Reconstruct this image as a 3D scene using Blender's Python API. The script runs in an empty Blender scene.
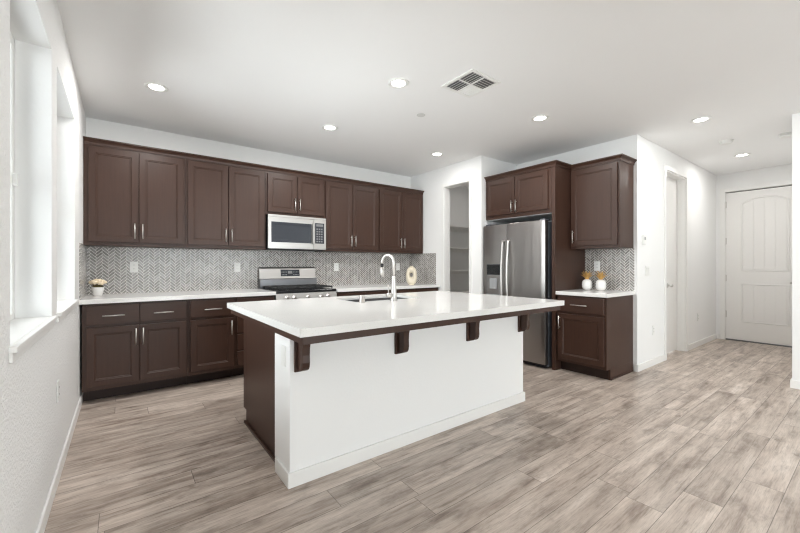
import bpy, bmesh, math, random
from mathutils import Vector, Matrix
random.seed(7)
PI = math.pi
SC = bpy.context.scene
COL = SC.collection

# ------------------------------------------------------------------ camera, light, exposure
CX, CY0, CH = 0.296, 0.0, 1.208
cd = bpy.data.cameras.new('camera')
cam = bpy.data.objects.new('camera', cd); COL.objects.link(cam)
cam.location = (CX, CY0, CH)
cam.rotation_euler = (PI/2, 0, -0.6457)
cd.sensor_width = 36.0
cd.lens = 367.87/800*36.0
cd.shift_y = -(266.5-265.38)/800
cd.clip_start = 0.02
SC.camera = cam

wd = bpy.data.worlds.new('daylight'); SC.world = wd; wd.use_nodes = True
bgn = wd.node_tree.nodes['Background']
bgn.inputs['Color'].default_value = (0.93, 0.97, 1.0, 1)
bgn.inputs['Strength'].default_value = 9.6

SC.view_settings.view_transform = 'Standard'
SC.view_settings.look = 'None'
SC.view_settings.gamma = 1.0
SC.view_settings.use_curve_mapping = False
SC.view_settings.exposure = 0.06
SC.cycles.max_bounces = 10
SC.cycles.diffuse_bounces = 7
SC.cycles.glossy_bounces = 5
SC.cycles.transparent_max_bounces = 12
SC.cycles.sample_clamp_indirect = 8.0
SC.cycles.use_denoising = True
SC.cycles.denoiser = 'OPENIMAGEDENOISE'
SC.cycles.denoising_input_passes = 'RGB_ALBEDO_NORMAL'
SC.cycles.denoising_prefilter = 'NONE'
SC.cycles.use_adaptive_sampling = False
SC.cycles.filter_width = 1.2
SC.cycles.caustics_reflective = False
SC.cycles.caustics_refractive = False

LAMP_W = 14.5            # each recessed lamp
HALL_W = 8.0
def portal(name, loc, rot, sx, sy):
    ld = bpy.data.lights.new(name, 'AREA'); ld.shape = 'RECTANGLE'; ld.size = sx; ld.size_y = sy
    ld.cycles.is_portal = True
    o = bpy.data.objects.new(name, ld); COL.objects.link(o); o.location = loc; o.rotation_euler = rot
    return o
portal('window_daylight', (-0.21, 2.17, 1.63), (0, -PI/2, 0), 1.4, 0.9)
portal('window_daylight', (-0.21, 3.29, 1.63), (0, -PI/2, 0), 1.4, 0.95)
portal('added_patio_daylight', (2.6, -5.37, 1.22), (PI/2, 0, 0), 4.4, 2.4)
portal('window_daylight', (-0.21, -2.0, 1.63), (0, -PI/2, 0), 1.4, 2.4)  # portal at the added living-room window

# ------------------------------------------------------------------ key measures
B, C, PX, Q, F, E, D = 4.842, 2.695, 4.168, 3.31, 4.954, 1.713, 8.126
WX, WY = 5.562, 0.57          # end of the wall at the right edge
REAR = -5.2
KT, KB = 0.914, 0.874         # worktop top and underside

# ------------------------------------------------------------------ node helpers
class NT:
    def __init__(s, name):
        s.m = bpy.data.materials.new(name); s.m.use_nodes = True
        s.t = s.m.node_tree; s.b = s.t.nodes['Principled BSDF']; s.out = s.t.nodes['Material Output']
    def n(s, typ, **kw):
        nd = s.t.nodes.new(typ)
        for k, v in kw.items(): setattr(nd, k, v)
        return nd
    def l(s, a, b): s.t.links.new(a, b)
    def math(s, op, a, b=None, c=None):
        nd = s.n('ShaderNodeMath', operation=op)
        for i, v in enumerate((a, b, c)):
            if v is None: continue
            if isinstance(v, (int, float)): nd.inputs[i].default_value = v
            else: s.l(v, nd.inputs[i])
        return nd.outputs[0]
    def pos(s):
        g = s.n('ShaderNodeNewGeometry'); sp = s.n('ShaderNodeSeparateXYZ'); s.l(g.outputs['Position'], sp.inputs[0])
        return g.outputs['Position'], sp.outputs
    def comb(s, x, y, z):
        nd = s.n('ShaderNodeCombineXYZ')
        for i, v in enumerate((x, y, z)):
            if isinstance(v, (int, float)): nd.inputs[i].default_value = v
            else: s.l(v, nd.inputs[i])
        return nd.outputs[0]
    def noise(s, vec, scale, detail=3, rough=0.5):
        nd = s.n('ShaderNodeTexNoise'); s.l(vec, nd.inputs['Vector'])
        nd.inputs['Scale'].default_value = scale; nd.inputs['Detail'].default_value = detail; nd.inputs['Roughness'].default_value = rough
        return nd.outputs['Fac']
    def ramp(s, fac, stops):
        nd = s.n('ShaderNodeValToRGB'); s.l(fac, nd.inputs[0])
        el = nd.color_ramp.elements
        while len(el) < len(stops): el.new(0.5)
        for e, (p, c) in zip(el, stops): e.position = p; e.color = (*c, 1)
        return nd.outputs[0]
    def mix(s, fac, a, b, mode='MIX'):
        nd = s.n('ShaderNodeMix', data_type='RGBA', blend_type=mode)
        for i, v in ((0, fac), (6, a), (7, b)):
            if isinstance(v, (int, float)): nd.inputs[i].default_value = v
            elif isinstance(v, tuple): nd.inputs[i].default_value = (*v, 1)
            else: s.l(v, nd.inputs[i])
        return nd.outputs[2]
    def bump(s, h, strength, dist=0.01):
        nd = s.n('ShaderNodeBump'); nd.inputs['Strength'].default_value = strength; nd.inputs['Distance'].default_value = dist
        s.l(h, nd.inputs['Height']); s.l(nd.outputs[0], s.b.inputs['Normal'])
    def set(s, col=None, rough=None, metal=None, spec=None):
        if col is not None:
            if isinstance(col, tuple): s.b.inputs['Base Color'].default_value = (*col, 1)
            else: s.l(col, s.b.inputs['Base Color'])
        if rough is not None:
            if isinstance(rough, (int, float)): s.b.inputs['Roughness'].default_value = rough
            else: s.l(rough, s.b.inputs['Roughness'])
        if metal is not None: s.b.inputs['Metallic'].default_value = metal
        if spec is not None: s.b.inputs['Specular IOR Level'].default_value = spec
        return s.m

def srgb(r, g, b):
    f = lambda c: c/12.92 if c <= 0.04045 else ((c+0.055)/1.055)**2.4
    return tuple(f(v/255) for v in (r, g, b))

def plain(name, col, rough=0.5, metal=0.0, var=0.04, scale=30, bump=0.0, bscale=200, spec=None):
    t = NT(name); p, _ = t.pos()
    n = t.noise(p, scale)
    c = t.mix(n, tuple(v*(1-var) for v in col), tuple(min(1, v*(1+var)) for v in col))
    t.set(c, rough, metal, spec)
    if bump: t.bump(t.noise(p, bscale, 4), bump, 0.003)
    return t.m

def mat_wall(name, col, strength):
    t = NT(name); p, _ = t.pos()
    n = t.noise(p, 3.0)
    t.set(t.mix(n, tuple(v*0.985 for v in col), col), 0.75, 0, 0.3)
    h = t.noise(p, 75, 3, 0.55)
    h2 = t.ramp(h, [(0.42, (0, 0, 0)), (0.62, (1, 1, 1))])
    t.bump(h2, strength, 0.004)
    return t.m

def mat_wood(name, base, lo, hi, axis='z', rough=0.38):
    t = NT(name); p, o = t.pos()
    sc = {'z': (1, 1, 0.06), 'x': (0.06, 1, 1)}[axis]
    mp = t.n('ShaderNodeMapping'); mp.inputs['Scale'].default_value = sc; t.l(p, mp.inputs[0])
    g = t.noise(mp.outputs[0], 62, 4, 0.6)
    b = t.noise(p, 4.5, 3)
    c = t.mix(g, tuple(v*lo for v in base), tuple(v*hi for v in base))
    c = t.mix(t.math('MULTIPLY', b, 0.5), c, tuple(v*0.8 for v in base))
    t.set(c, rough, 0, 0.30)
    t.bump(g, 0.02, 0.001)
    return t.m

def mat_floor():
    t = NT('oak_planks'); p, o = t.pos()
    W, L = 0.165, 1.22
    yy = t.math('DIVIDE', o[1], W); row = t.math('FLOOR', yy); fy = t.math('FRACT', yy)
    wn = t.n('ShaderNodeTexWhiteNoise', noise_dimensions='1D'); t.l(row, wn.inputs['W'])
    xx = t.math('ADD', t.math('DIVIDE', o[0], L), t.math('MULTIPLY', wn.outputs['Value'], 7.3))
    ci = t.math('FLOOR', xx); fx = t.math('FRACT', xx)
    w2 = t.n('ShaderNodeTexWhiteNoise', noise_dimensions='2D'); t.l(t.comb(row, ci, 0), w2.inputs['Vector'])
    rnd = w2.outputs['Value']
    off = t.math('MULTIPLY', rnd, 37.0)
    def field(sx, sy, det, rg, warp=0.0):
        return t.noise(t.comb(t.math('ADD', t.math('MULTIPLY', o[0], sx), off), t.math('ADD', t.math('MULTIPLY', o[1], sy), off), off), 1.0, det, rg)
    big = field(1.6, 13.0, 5, 0.68)          # broad cathedral streaks
    fine = field(9.0, 190.0, 4, 0.7)         # pores
    cloud = field(4.5, 9.0, 5, 0.65)         # smoky patches
    streak = field(2.2, 46.0, 5, 0.7)        # thin dark lines
    col = t.ramp(big, [(0.30, srgb(144, 128, 117)), (0.44, srgb(182, 168, 157)), (0.58, srgb(203, 190, 179)), (0.74, srgb(221, 210, 201))])
    col = t.mix(0.7, col, t.ramp(fine, [(0.3, (0.60, 0.58, 0.56)), (0.5, (1.0, 1.0, 1.0)), (0.75, (1.12, 1.12, 1.12))]), 'MULTIPLY')
    col = t.mix(0.8, col, t.ramp(cloud, [(0.32, (0.58, 0.55, 0.53)), (0.47, (0.96, 0.96, 0.96)), (0.6, (1.04, 1.04, 1.04))]), 'MULTIPLY')
    col = t.mix(0.75, col, t.ramp(streak, [(0.33, (0.52, 0.48, 0.45)), (0.43, (1, 1, 1))]), 'MULTIPLY')
    vo = t.n('ShaderNodeTexVoronoi'); vo.inputs['Scale'].default_value = 1.0
    t.l(t.comb(t.math('ADD', t.math('MULTIPLY', o[0], 2.0), off), t.math('ADD', t.math('MULTIPLY', o[1], 7.0), t.math('MULTIPLY', cloud, 1.5)), off), vo.inputs['Vector'])
    kn = t.ramp(vo.outputs['Distance'], [(0.03, (0.40, 0.36, 0.33)), (0.10, (0.8, 0.78, 0.76)), (0.2, (1, 1, 1))])
    col = t.mix(0.8, col, kn, 'MULTIPLY')
    tone = t.ramp(rnd, [(0.0, (0.86, 0.85, 0.84)), (1.0, (1.1, 1.1, 1.1))])
    col = t.mix(1.0, col, tone, 'MULTIPLY')
    ey = t.math('MINIMUM', fy, t.math('SUBTRACT', 1.0, fy)); ex = t.math('MINIMUM', fx, t.math('SUBTRACT', 1.0, fx))
    e = t.math('MINIMUM', t.math('MULTIPLY', ey, W), t.math('MULTIPLY', ex, L))
    seam = t.math('LESS_THAN', e, 0.0016)
    col = t.mix(t.math('MULTIPLY', seam, 0.65), col, srgb(70, 60, 54))
    t.set(col, t.math('ADD', 0.30, t.math('MULTIPLY', fine, 0.16)), 0, 0.5)
    h = t.math('SUBTRACT', t.math('MULTIPLY', fine, 0.4), seam)
    t.bump(h, 0.12, 0.002)
    return t.m

def mat_herringbone():
    t = NT('herringbone_tile'); p, o = t.pos()
    w, n = 0.0232, 3
    u0 = t.math('ADD', o[0], o[1]); v0 = o[2]
    k = 1/(w*math.sqrt(2))
    u = t.math('MULTIPLY', t.math('ADD', u0, v0), k); v = t.math('MULTIPLY', t.math('SUBTRACT', v0, u0), k)
    i, j = t.math('FLOOR', u), t.math('FLOOR', v)
    fu, fv = t.math('FRACT', u), t.math('FRACT', v)
    d = t.math('SUBTRACT', i, j)
    q = t.math('FLOOR', t.math('DIVIDE', d, 2*n))
    m = t.math('SUBTRACT', d, t.math('MULTIPLY', q, 2*n))
    hor = t.math('LESS_THAN', m, n-0.5)
    def sel(a, b): return t.math('ADD', t.math('MULTIPLY', hor, a), t.math('MULTIPLY', t.math('SUBTRACT', 1.0, hor), b))
    along = sel(t.math('ADD', m, fu), t.math('ADD', t.math('SUBTRACT', 2*n-1, m), fv))
    across = sel(fv, fu)
    idr = sel(j, i)
    q2 = t.math('ADD', q, t.math('MULTIPLY', hor, 0.37))
    ea = t.math('MINIMUM', along, t.math('SUBTRACT', n, along)); ec = t.math('MINIMUM', across, t.math('SUBTRACT', 1.0, across))
    e = t.math('MINIMUM', ea, ec)
    gr = t.math('LESS_THAN', e, 0.10)
    wn = t.n('ShaderNodeTexWhiteNoise', noise_dimensions='2D'); t.l(t.comb(idr, q2, 0), wn.inputs['Vector'])
    col = t.ramp(wn.outputs['Value'], [(0.0, srgb(124, 119, 116)), (0.5, srgb(142, 138, 135)), (0.85, srgb(156, 153, 150)), (1.0, srgb(170, 167, 164))])
    vein = t.noise(p, 45, 4)
    col = t.mix(0.25, col, t.ramp(vein, [(0.3, (0.7, 0.69, 0.68)), (0.7, (1, 1, 1))]), 'MULTIPLY')
    col = t.mix(gr, col, srgb(222, 219, 214))
    t.set(col, t.math('ADD', 0.22, t.math('MULTIPLY', gr, 0.5)), 0, 0.5)
    return t.m

def mat_quartz():
    t = NT('white_quartz'); p, o = t.pos()
    a = t.noise(p, 220, 2); b = t.noise(p, 2.2, 4, 0.6)
    col = t.mix(t.ramp(a, [(0.62, (0, 0, 0)), (0.7, (1, 1, 1))]), (0.80, 0.795, 0.78), (0.62, 0.60, 0.57))
    col = t.mix(0.12, col, t.ramp(b, [(0.35, (0.85, 0.83, 0.8)), (0.6, (1, 1, 1))]), 'MULTIPLY')
    return t.set(col, 0.13, 0, 0.5)

def mat_steel(name, col, rough, axis='z'):
    t = NT(name); p, o = t.pos()
    mp = t.n('ShaderNodeMapping'); mp.inputs['Scale'].default_value = (1, 1, 0.01) if axis == 'z' else (0.01, 0.01, 1); t.l(p, mp.inputs[0])
    g = t.noise(mp.outputs[0], 38, 2)
    t.set(t.mix(g, tuple(v*0.95 for v in col), col), t.math('ADD', rough-0.02, t.math('MULTIPLY', g, 0.04)), 1.0)
    mp2 = t.n('ShaderNodeMapping'); mp2.inputs['Scale'].default_value = (1, 1, 0.12) if axis == 'z' else (0.2, 0.2, 1); t.l(p, mp2.inputs[0])
    t.bump(t.noise(mp2.outputs[0], 7, 2), 0.10, 0.03)
    return t.m

def mat_glass(name):
    t = NT(name); p, _ = t.pos()
    tr = t.n('ShaderNodeBsdfTransparent'); gl = t.n('ShaderNodeBsdfGlossy'); gl.inputs['Roughness'].default_value = 0.02
    fr = t.n('ShaderNodeFresnel'); fr.inputs[0].default_value = 1.45
    tr.inputs[0].default_value = (0.97, 0.985, 0.98, 1)
    mx = t.n('ShaderNodeMixShader'); t.l(fr.outputs[0], mx.inputs[0]); t.l(tr.outputs[0], mx.inputs[1]); t.l(gl.outputs[0], mx.inputs[2])
    t.l(mx.outputs[0], t.out.inputs[0])
    return t.m

def mat_emit(name, col, s):
    t = NT(name)
    p, _ = t.pos(); n = t.noise(p, 20)
    t.set(col, 0.4)
    t.l(t.mix(n, tuple(v*0.97 for v in col), col), t.b.inputs['Emission Color'])
    t.b.inputs['Emission Strength'].default_value = s
    return t.m

M = {
 'wall': mat_wall('painted_drywall', (0.855, 0.855, 0.85), 0.06),
 'wall_tex': mat_wall('orange_peel_drywall', (0.84, 0.84, 0.835), 0.55),
 'ceil': mat_wall('ceiling_paint', (0.88, 0.88, 0.88), 0.03),
 'trim': plain('white_trim_paint', (0.84, 0.835, 0.82), 0.38, var=0.01),
 'door': plain('white_door_paint', (0.82, 0.81, 0.79), 0.42, var=0.01),
 'floor': mat_floor(),
 'tile': mat_herringbone(),
 'quartz': mat_quartz(),
 'cab': mat_wood('stained_maple', srgb(69, 48, 39), 0.66, 1.22),
 'cabx': mat_wood('stained_maple_crosswise', srgb(69, 48, 39), 0.66, 1.22, 'x'),
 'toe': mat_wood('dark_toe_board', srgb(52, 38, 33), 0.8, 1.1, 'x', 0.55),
 'nickel': mat_steel('brushed_nickel', (0.62, 0.60, 0.575), 0.36),
 'steel': mat_steel('stainless_steel', (0.43, 0.41, 0.395), 0.30),
 'steelx': mat_steel('stainless_steel_crosswise', (0.50, 0.485, 0.47), 0.325, 'x'),
 'steel_dark': mat_steel('dark_steel', (0.22, 0.22, 0.23), 0.34),
 'gray': plain('gray_appliance_paint', srgb(92, 95, 102), 0.4),
 'black': plain('black_enamel', (0.012, 0.012, 0.013), 0.22, var=0.1),
 'blackm': plain('black_cast_iron', (0.018, 0.018, 0.018), 0.6, var=0.15, bump=0.2),
 'blackglass': plain('dark_oven_glass', (0.045, 0.05, 0.06), 0.06, var=0.05),
 'darkgap': plain('dark_rubber', (0.02, 0.02, 0.022), 0.7),
 'plastic': plain('white_plastic', (0.82, 0.82, 0.80), 0.35, var=0.01),
 'plastic_g': plain('grey_plastic', (0.35, 0.36, 0.37), 0.4),
 'composite': plain('dark_sink_composite', (0.05, 0.05, 0.052), 0.4),
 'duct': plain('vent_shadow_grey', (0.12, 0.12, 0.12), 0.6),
 'ceramic': plain('white_ceramic', (0.80, 0.785, 0.77), 0.3, var=0.02),
 'cream': plain('cream_stoneware', srgb(216, 206, 186), 0.55, var=0.06, scale=60, bump=0.1),
 'gold': plain('gold_leaf_paint', srgb(205, 162, 92), 0.35, 0.35, var=0.1),
 'petal': plain('cream_petals', srgb(236, 218, 190), 0.7, var=0.06, scale=90),
 'leaf': plain('olive_leaves', srgb(96, 84, 48), 0.6, var=0.25, scale=80),
 'soil': plain('dark_soil', (0.03, 0.022, 0.016), 0.9),
 'shelf': plain('white_shelf_board', (0.80, 0.79, 0.77), 0.45, var=0.01),
 'glass': mat_glass('window_glass'),
 'lens': mat_emit('lamp_lens', (1.0, 0.965, 0.92), 9.0),
 'led': mat_emit('clock_led', (0.55, 0.8, 1.0), 0.8),
 'concrete': plain('patio_concrete', (0.72, 0.70, 0.67), 0.8, var=0.1),
 'fence': plain('outdoor_stucco', (0.45, 0.43, 0.40), 0.8, var=0.08),
}

# ------------------------------------------------------------------ mesh helpers
def quadbox(bm, pts):
    v = [bm.verts.new(p) for p in pts]
    fs = [(0, 3, 2, 1), (4, 5, 6, 7), (0, 1, 5, 4), (1, 2, 6, 5), (2, 3, 7, 6), (3, 0, 4, 7)]
    return [bm.faces.new([v[i] for i in f]) for f in fs]

def box(bm, x0, x1, y0, y1, z0, z1):
    quadbox(bm, [(x0, y0, z0), (x1, y0, z0), (x1, y1, z0), (x0, y1, z0), (x0, y0, z1), (x1, y0, z1), (x1, y1, z1), (x0, y1, z1)])

def tube(bm, pts, rad, seg=12, cap=True):
    """round bar through pts; rad a number or one per point"""
    pts = [Vector(p) for p in pts]; n = len(pts)
    if isinstance(rad, (int, float)): rad = [rad]*n
    rings = []
    ref = None
    for i in range(n):
        d = (pts[min(i+1, n-1)]-pts[max(i-1, 0)]).normalized()
        if ref is None:
            ref = Vector((0, 0, 1)) if abs(d.z) < 0.9 else Vector((1, 0, 0))
        a = (ref - d*ref.dot(d)).normalized(); b = d.cross(a); ref = a
        rings.append([bm.verts.new(pts[i]+(a*math.cos(2*PI*k/seg)+b*math.sin(2*PI*k/seg))*rad[i]) for k in range(seg)])
    for r0, r1 in zip(rings, rings[1:]):
        for k in range(seg):
            f = bm.faces.new((r0[k], r0[(k+1) % seg], r1[(k+1) % seg], r1[k])); f.smooth = True
    if cap:
        bm.faces.new(rings[0][::-1]); bm.faces.new(rings[-1])

def lathe(bm, prof, c=(0, 0, 0), seg=28, smooth=True, mod=None):
    rings = []
    for r, z in prof:
        rings.append([bm.verts.new((c[0]+r*(mod(k) if mod else 1)*math.cos(2*PI*k/seg), c[1]+r*(mod(k) if mod else 1)*math.sin(2*PI*k/seg), c[2]+z)) for k in range(seg)])
    for r0, r1 in zip(rings, rings[1:]):
        for k in range(seg):
            f = bm.faces.new((r0[k], r0[(k+1) % seg], r1[(k+1) % seg], r1[k])); f.smooth = smooth
    bm.faces.new(rings[0][::-1]); bm.faces.new(rings[-1])

def prism(bm, poly, f0, f1):
    """poly: list of 2D points; f0, f1 map a 2D point to 3D for the two ends"""
    a = [bm.verts.new(f0(*p)) for p in poly]; b = [bm.verts.new(f1(*p)) for p in poly]
    n = len(poly)
    bm.faces.new(a[::-1]); bm.faces.new(b)
    for k in range(n): bm.faces.new((a[k], a[(k+1) % n], b[(k+1) % n], b[k]))

class Fr:
    """a wall-facing frame: u to the right, v up, n towards the viewer, all in metres"""
    def __init__(s, x, y, z, face):
        s.o = Vector((x, y, z))
        s.u, s.n = {'S': (Vector((1, 0, 0)), Vector((0, -1, 0))), 'W': (Vector((0, -1, 0)), Vector((-1, 0, 0))),
                    'N': (Vector((-1, 0, 0)), Vector((0, 1, 0))), 'E': (Vector((0, 1, 0)), Vector((1, 0, 0)))}[face]
    def p(s, u, v, n): return s.o + s.u*u + Vector((0, 0, v)) + s.n*n
    def box(s, bm, u0, u1, v0, v1, n0, n1):
        quadbox(bm, [s.p(*q) for q in ((u0, v0, n1), (u1, v0, n1), (u1, v0, n0), (u0, v0, n0), (u0, v1, n1), (u1, v1, n1), (u1, v1, n0), (u0, v1, n0))])

def panel_door(bm, fr, u0, u1, v0, v1, n0, n1, rail=0.053, steps=((0.004, 0.004), (0.007, 0.0), (0.004, 0.005))):
    """recessed-panel (shaker) front with a small stepped inner edge"""
    def ring(i, n): return [bm.verts.new(fr.p(*q)) for q in ((u0+i, v0+i, n), (u1-i, v0+i, n), (u1-i, v1-i, n), (u0+i, v1-i, n))]
    rs = [ring(0, n0), ring(0, n1-0.002), ring(0.002, n1)]
    i, n = rail, n1
    rs.append(ring(i, n))
    for di, dn in steps:
        i += di; n -= dn; rs.append(ring(i, n))
    bm.faces.new(rs[0][::-1])
    for a, b in zip(rs, rs[1:]):
        for k in range(4): bm.faces.new((a[k], a[(k+1) % 4], b[(k+1) % 4], b[k]))
    bm.faces.new(rs[-1])

def slab_front(bm, fr, u0, u1, v0, v1, n0, n1):
    panel_door(bm, fr, u0, u1, v0, v1, n0, n1, rail=0.004, steps=((0.001, 0.0),))

def world(o):
    p = Vector(o.location)
    while o.parent: o = o.parent; p += Vector(o.location)
    return p

def obj(name, bm, mat, parent=None, bevel=0.0, loc=None, seg=2):
    """link bm (in world coordinates) as ONE object"""
    bmesh.ops.recalc_face_normals(bm, faces=bm.faces[:])
    if parent is not None: w = world(parent); rel = Vector((0, 0, 0))
    else:
        if loc is None:
            xs = [v.co for v in bm.verts]
            lo = [min(v[i] for v in xs) for i in range(3)]; hi = [max(v[i] for v in xs) for i in range(3)]
            loc = ((lo[0]+hi[0])/2, (lo[1]+hi[1])/2, lo[2])
        w = Vector(loc); rel = w
    bmesh.ops.translate(bm, verts=bm.verts[:], vec=-w)
    me = bpy.data.meshes.new(name); bm.to_mesh(me); bm.free()
    me.materials.append(mat)
    o = bpy.data.objects.new(name, me); COL.objects.link(o)
    o.location = rel
    if parent is not None: o.parent = parent
    if bevel:
        md = o.modifiers.new('edge', 'BEVEL'); md.width = bevel; md.segments = seg; md.limit_method = 'ANGLE'; md.angle_limit = math.radians(50)
    return o

def tag(o, label, cat, group=None):
    o['label'] = label; o['category'] = cat
    if group: o['group'] = group
    return o

def thing(name, label, cat, loc, group=None):
    o = bpy.data.objects.new(name, None); COL.objects.link(o); o.location = loc
    o.empty_display_size = 0.1
    return tag(o, label, cat, group)

def copy_tree(o, parent=None):
    c = o.copy(); COL.objects.link(c)
    if parent is not None: c.parent = parent
    for ch in list(o.children): copy_tree(ch, c)
    return c

def struct(name, bm, mat, parent=None, bevel=0.0):
    o = obj(name, bm, mat, parent, bevel)
    if parent is None: o['kind'] = 'structure'
    return o

def nb(): return bmesh.new()
def bx(*a):
    bm = nb(); box(bm, *a); return bm

# ------------------------------------------------------------------ SETTING
def floor_bm():
    return bx(-0.22, D+0.15, REAR-0.15, B+0.15, -0.06, 0.0)
struct('floor', floor_bm(), M['floor'])
struct('ceiling', bx(-0.22, D+0.15, REAR-0.15, B+0.15, C, C+0.08), M['ceil'])

def wall_with_holes(bm, axis, a0, a1, t0, t1, holes, z1=C):
    """axis 'x' or 'y': the wall runs along it from a0 to a1, thickness t0..t1; holes = (h0,h1,z0,z1)"""
    def bb(p, q, r, s):
        if q-p < 1e-4 or s-r < 1e-4: return
        if axis == 'x': box(bm, p, q, t0, t1, r, s)
        else: box(bm, t0, t1, p, q, r, s)
    cur = a0
    for h0, h1, z0, zz in sorted(holes):
        bb(cur, h0, 0, z1); bb(h0, h1, 0, z0); bb(h0, h1, zz, z1); cur = h1
    bb(cur, a1, 0, z1)

W1 = (1.736, 2.622, 0.925, 2.335); W2 = (2.812, 3.775, 0.925, 2.335); W4_ADDED = (-3.2, -0.8, 0.925, 2.335)  # last one is unseen behind the camera, added for daylight from the left
bm = nb(); wall_with_holes(bm, 'y', REAR-0.15, B+0.15, -0.20, 0.0, [W4_ADDED, W1, W2]); struct('wall_left', bm, M['wall_tex'])
struct('wall_back', bx(0.0, 6.2, B, B+0.15, 0, C), M['wall'])
PO = (3.522, 4.03, 0.0, 2.385)      # pantry opening
bm = nb(); wall_with_holes(bm, 'y', Q, B, PX, PX+0.12, [PO]); struct('wall_pantry', bm, M['wall'])
struct('wall_alcove', bx(PX+0.12, F+0.12, Q, Q+0.10, 0, C), M['wall'])
struct('wall_right', bx(F, F+0.12, E, Q, 0, C), M['wall'])
HD = (5.835, 6.612, 0.0, 2.43)       # hall door opening
bm = nb(); wall_with_holes(bm, 'x', F+0.12, D, E, E+0.135, [HD]); struct('wall_hall', bm, M['wall'])
ED = (0.68, 1.599, 0.0, 2.40)        # entry door opening
bm = nb(); wall_with_holes(bm, 'y', WY-0.12, E+0.135, D, D+0.15, [ED]); struct('wall_entry', bm, M['wall'])
struct('wall_near_right', bx(WX, D, WY-0.12, WY, 0, C), M['wall'])
struct('wall_living_right', bx(WX, WX+0.12, REAR, WY-0.12, 0, C), M['wall'])
PD = (0.4, 4.8, 0.0, 2.42)           # unseen patio door, added behind the camera to let daylight in
bm = nb(); wall_with_holes(bm, 'x', 0.0, WX+0.12, REAR-0.15, REAR, [PD]); struct('wall_rear', bm, M['wall'])
# pantry room beyond its opening
struct('wall_pantry_far', bx(6.2, 6.3, Q+0.10, B+0.15, 0, C), M['wall'])
struct('wall_pantry_front', bx(F+0.12, 6.2, Q, Q+0.10, 0, C), M['wall'])
# outside ground and a garden wall beyond the patio door
struct('patio_ground', bx(-6, 12, -13.0, REAR-0.16, -0.14, -0.04), M['concrete'])

# window units in the left wall
def window(idx, w):
    y0, y1, z0, z1 = w
    bm = nb()
    x0, x1 = -0.195, -0.135
    fw = 0.045
    box(bm, x0, x1, y0, y0+fw, z0, z1); box(bm, x0, x1, y1-fw, y1, z0, z1)
    box(bm, x0, x1, y0+fw, y1-fw, z0, z0+fw); box(bm, x0, x1, y0+fw, y1-fw, z1-fw, z1)
    zm = (z0+z1)/2
    box(bm, x0, x1-0.008, y0+fw, y1-fw, zm-0.022, zm+0.022)
    o = struct('window_%d' % idx, bm, M['plastic'], bevel=0.003)
    for a, b in ((z0+fw, zm-0.022), (zm+0.022, z1-fw)):
        obj('window_pane', bx(-0.172, -0.164, y0+fw, y1-fw, a, b), M['glass'], o)
    bm = nb(); e = 0.0015
    box(bm, -0.134, -0.0005, y0, y0+e, z0+0.018, z1); box(bm, -0.134, -0.0005, y1-e, y1, z0+0.018, z1); box(bm, -0.134, -0.0005, y0+e, y1-e, z1-e, z1)
    obj('window_reveal', bm, M['wall'], o)
    bm = nb(); box(bm, -0.135, -0.118, y0+fw*0.5, y0+fw*0.5+0.02, zm-0.02, zm+0.06)
    box(bm, -0.135, -0.118, y1-fw, y1-fw+0.022, zm-0.03, zm+0.03); obj('window_latch', bm, M['plastic'], o, 0.003)
    bm = nb()                                                     # stool and apron
    box(bm, -0.135, 0.0, y0, y1, z0, z0+0.018)
    box(bm, 0.0, 0.022, y0-0.03, y1+0.03, z0-0.002, z0+0.018)
    box(bm, 0.0, 0.010, y0-0.02, y1+0.02, z0-0.036, z0-0.002)
    obj('window_sill', bm, M['trim'], o, 0.003)
window(1, W1); window(2, W2); window(4, W4_ADDED)

# guessed patio door behind the camera, added as a daylight opening
o = None
bm = nb(); x0, x1, _, z1 = PD
for a in (x0, x0+1.44, x0+2.90, x1-0.06): box(bm, a, a+0.06, REAR-0.13, REAR-0.07, 0.0, z1)
box(bm, x0+0.06, x1-0.06, REAR-0.128, REAR-0.072, z1-0.06, z1); box(bm, x0+0.06, x1-0.06, REAR-0.128, REAR-0.072, 0.0, 0.05)
o = struct('window_3', bm, M['plastic'])
for a, b in ((x0+0.06, x0+1.44), (x0+1.50, x0+2.90), (x0+2.96, x1-0.06)):
    obj('window_pane', bx(a, b, REAR-0.105, REAR-0.097, 0.05, z1-0.06), M['glass'], o)

# baseboards
def baseboard(name, boxes):
    bm = nb()
    for x0, x1, y0, y1, inner in boxes:
        box(bm, x0, x1, y0, y1, 0, 0.082)
    struct(name, bm, M['trim'], bevel=0.004)
T = 0.013
baseboard('baseboard_left', [(0, T, REAR, 4.30, 0)])
baseboard('baseboard_hall', [(F+0.002, 5.775, E-T, E, 0)])
baseboard('baseboard_hall_end', [(6.672, D, E-T, E, 0)])
baseboard('baseboard_right', [(F-T, F, E-T, 1.742, 0)])
baseboard('baseboard_near_right', [(WX-T, WX, REAR, WY+T, 0), (WX, D, WY, WY+T, 0)])
baseboard('baseboard_pantry', [(PX+0.12, 6.2, B-T, B, 0)])
baseboard('baseboard_entry', [(D-T, D, 1.665, E-T, 0)])

# casings
def casing(name, fr, u0, u1, v1, w, n=0.016, v0=0.0):
    bm = nb()
    fr.box(bm, u0-w, u0, v0, v1+w, 0, n); fr.box(bm, u1, u1+w, v0, v1+w, 0, n); fr.box(bm, u0, u1, v1, v1+w, 0, n)
    struct(name, bm, M['trim'], bevel=0.003)
casing('trim_1', Fr(PX, PO[1], 0, 'W'), 0, PO[1]-PO[0], PO[3], 0.05)
casing('trim_2', Fr(0, E, 0, 'S'), HD[0], HD[1], HD[3], 0.058)
casing('trim_3', Fr(D, ED[1], 0, 'W'), 0, ED[1]-ED[0], ED[3], 0.06)
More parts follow.
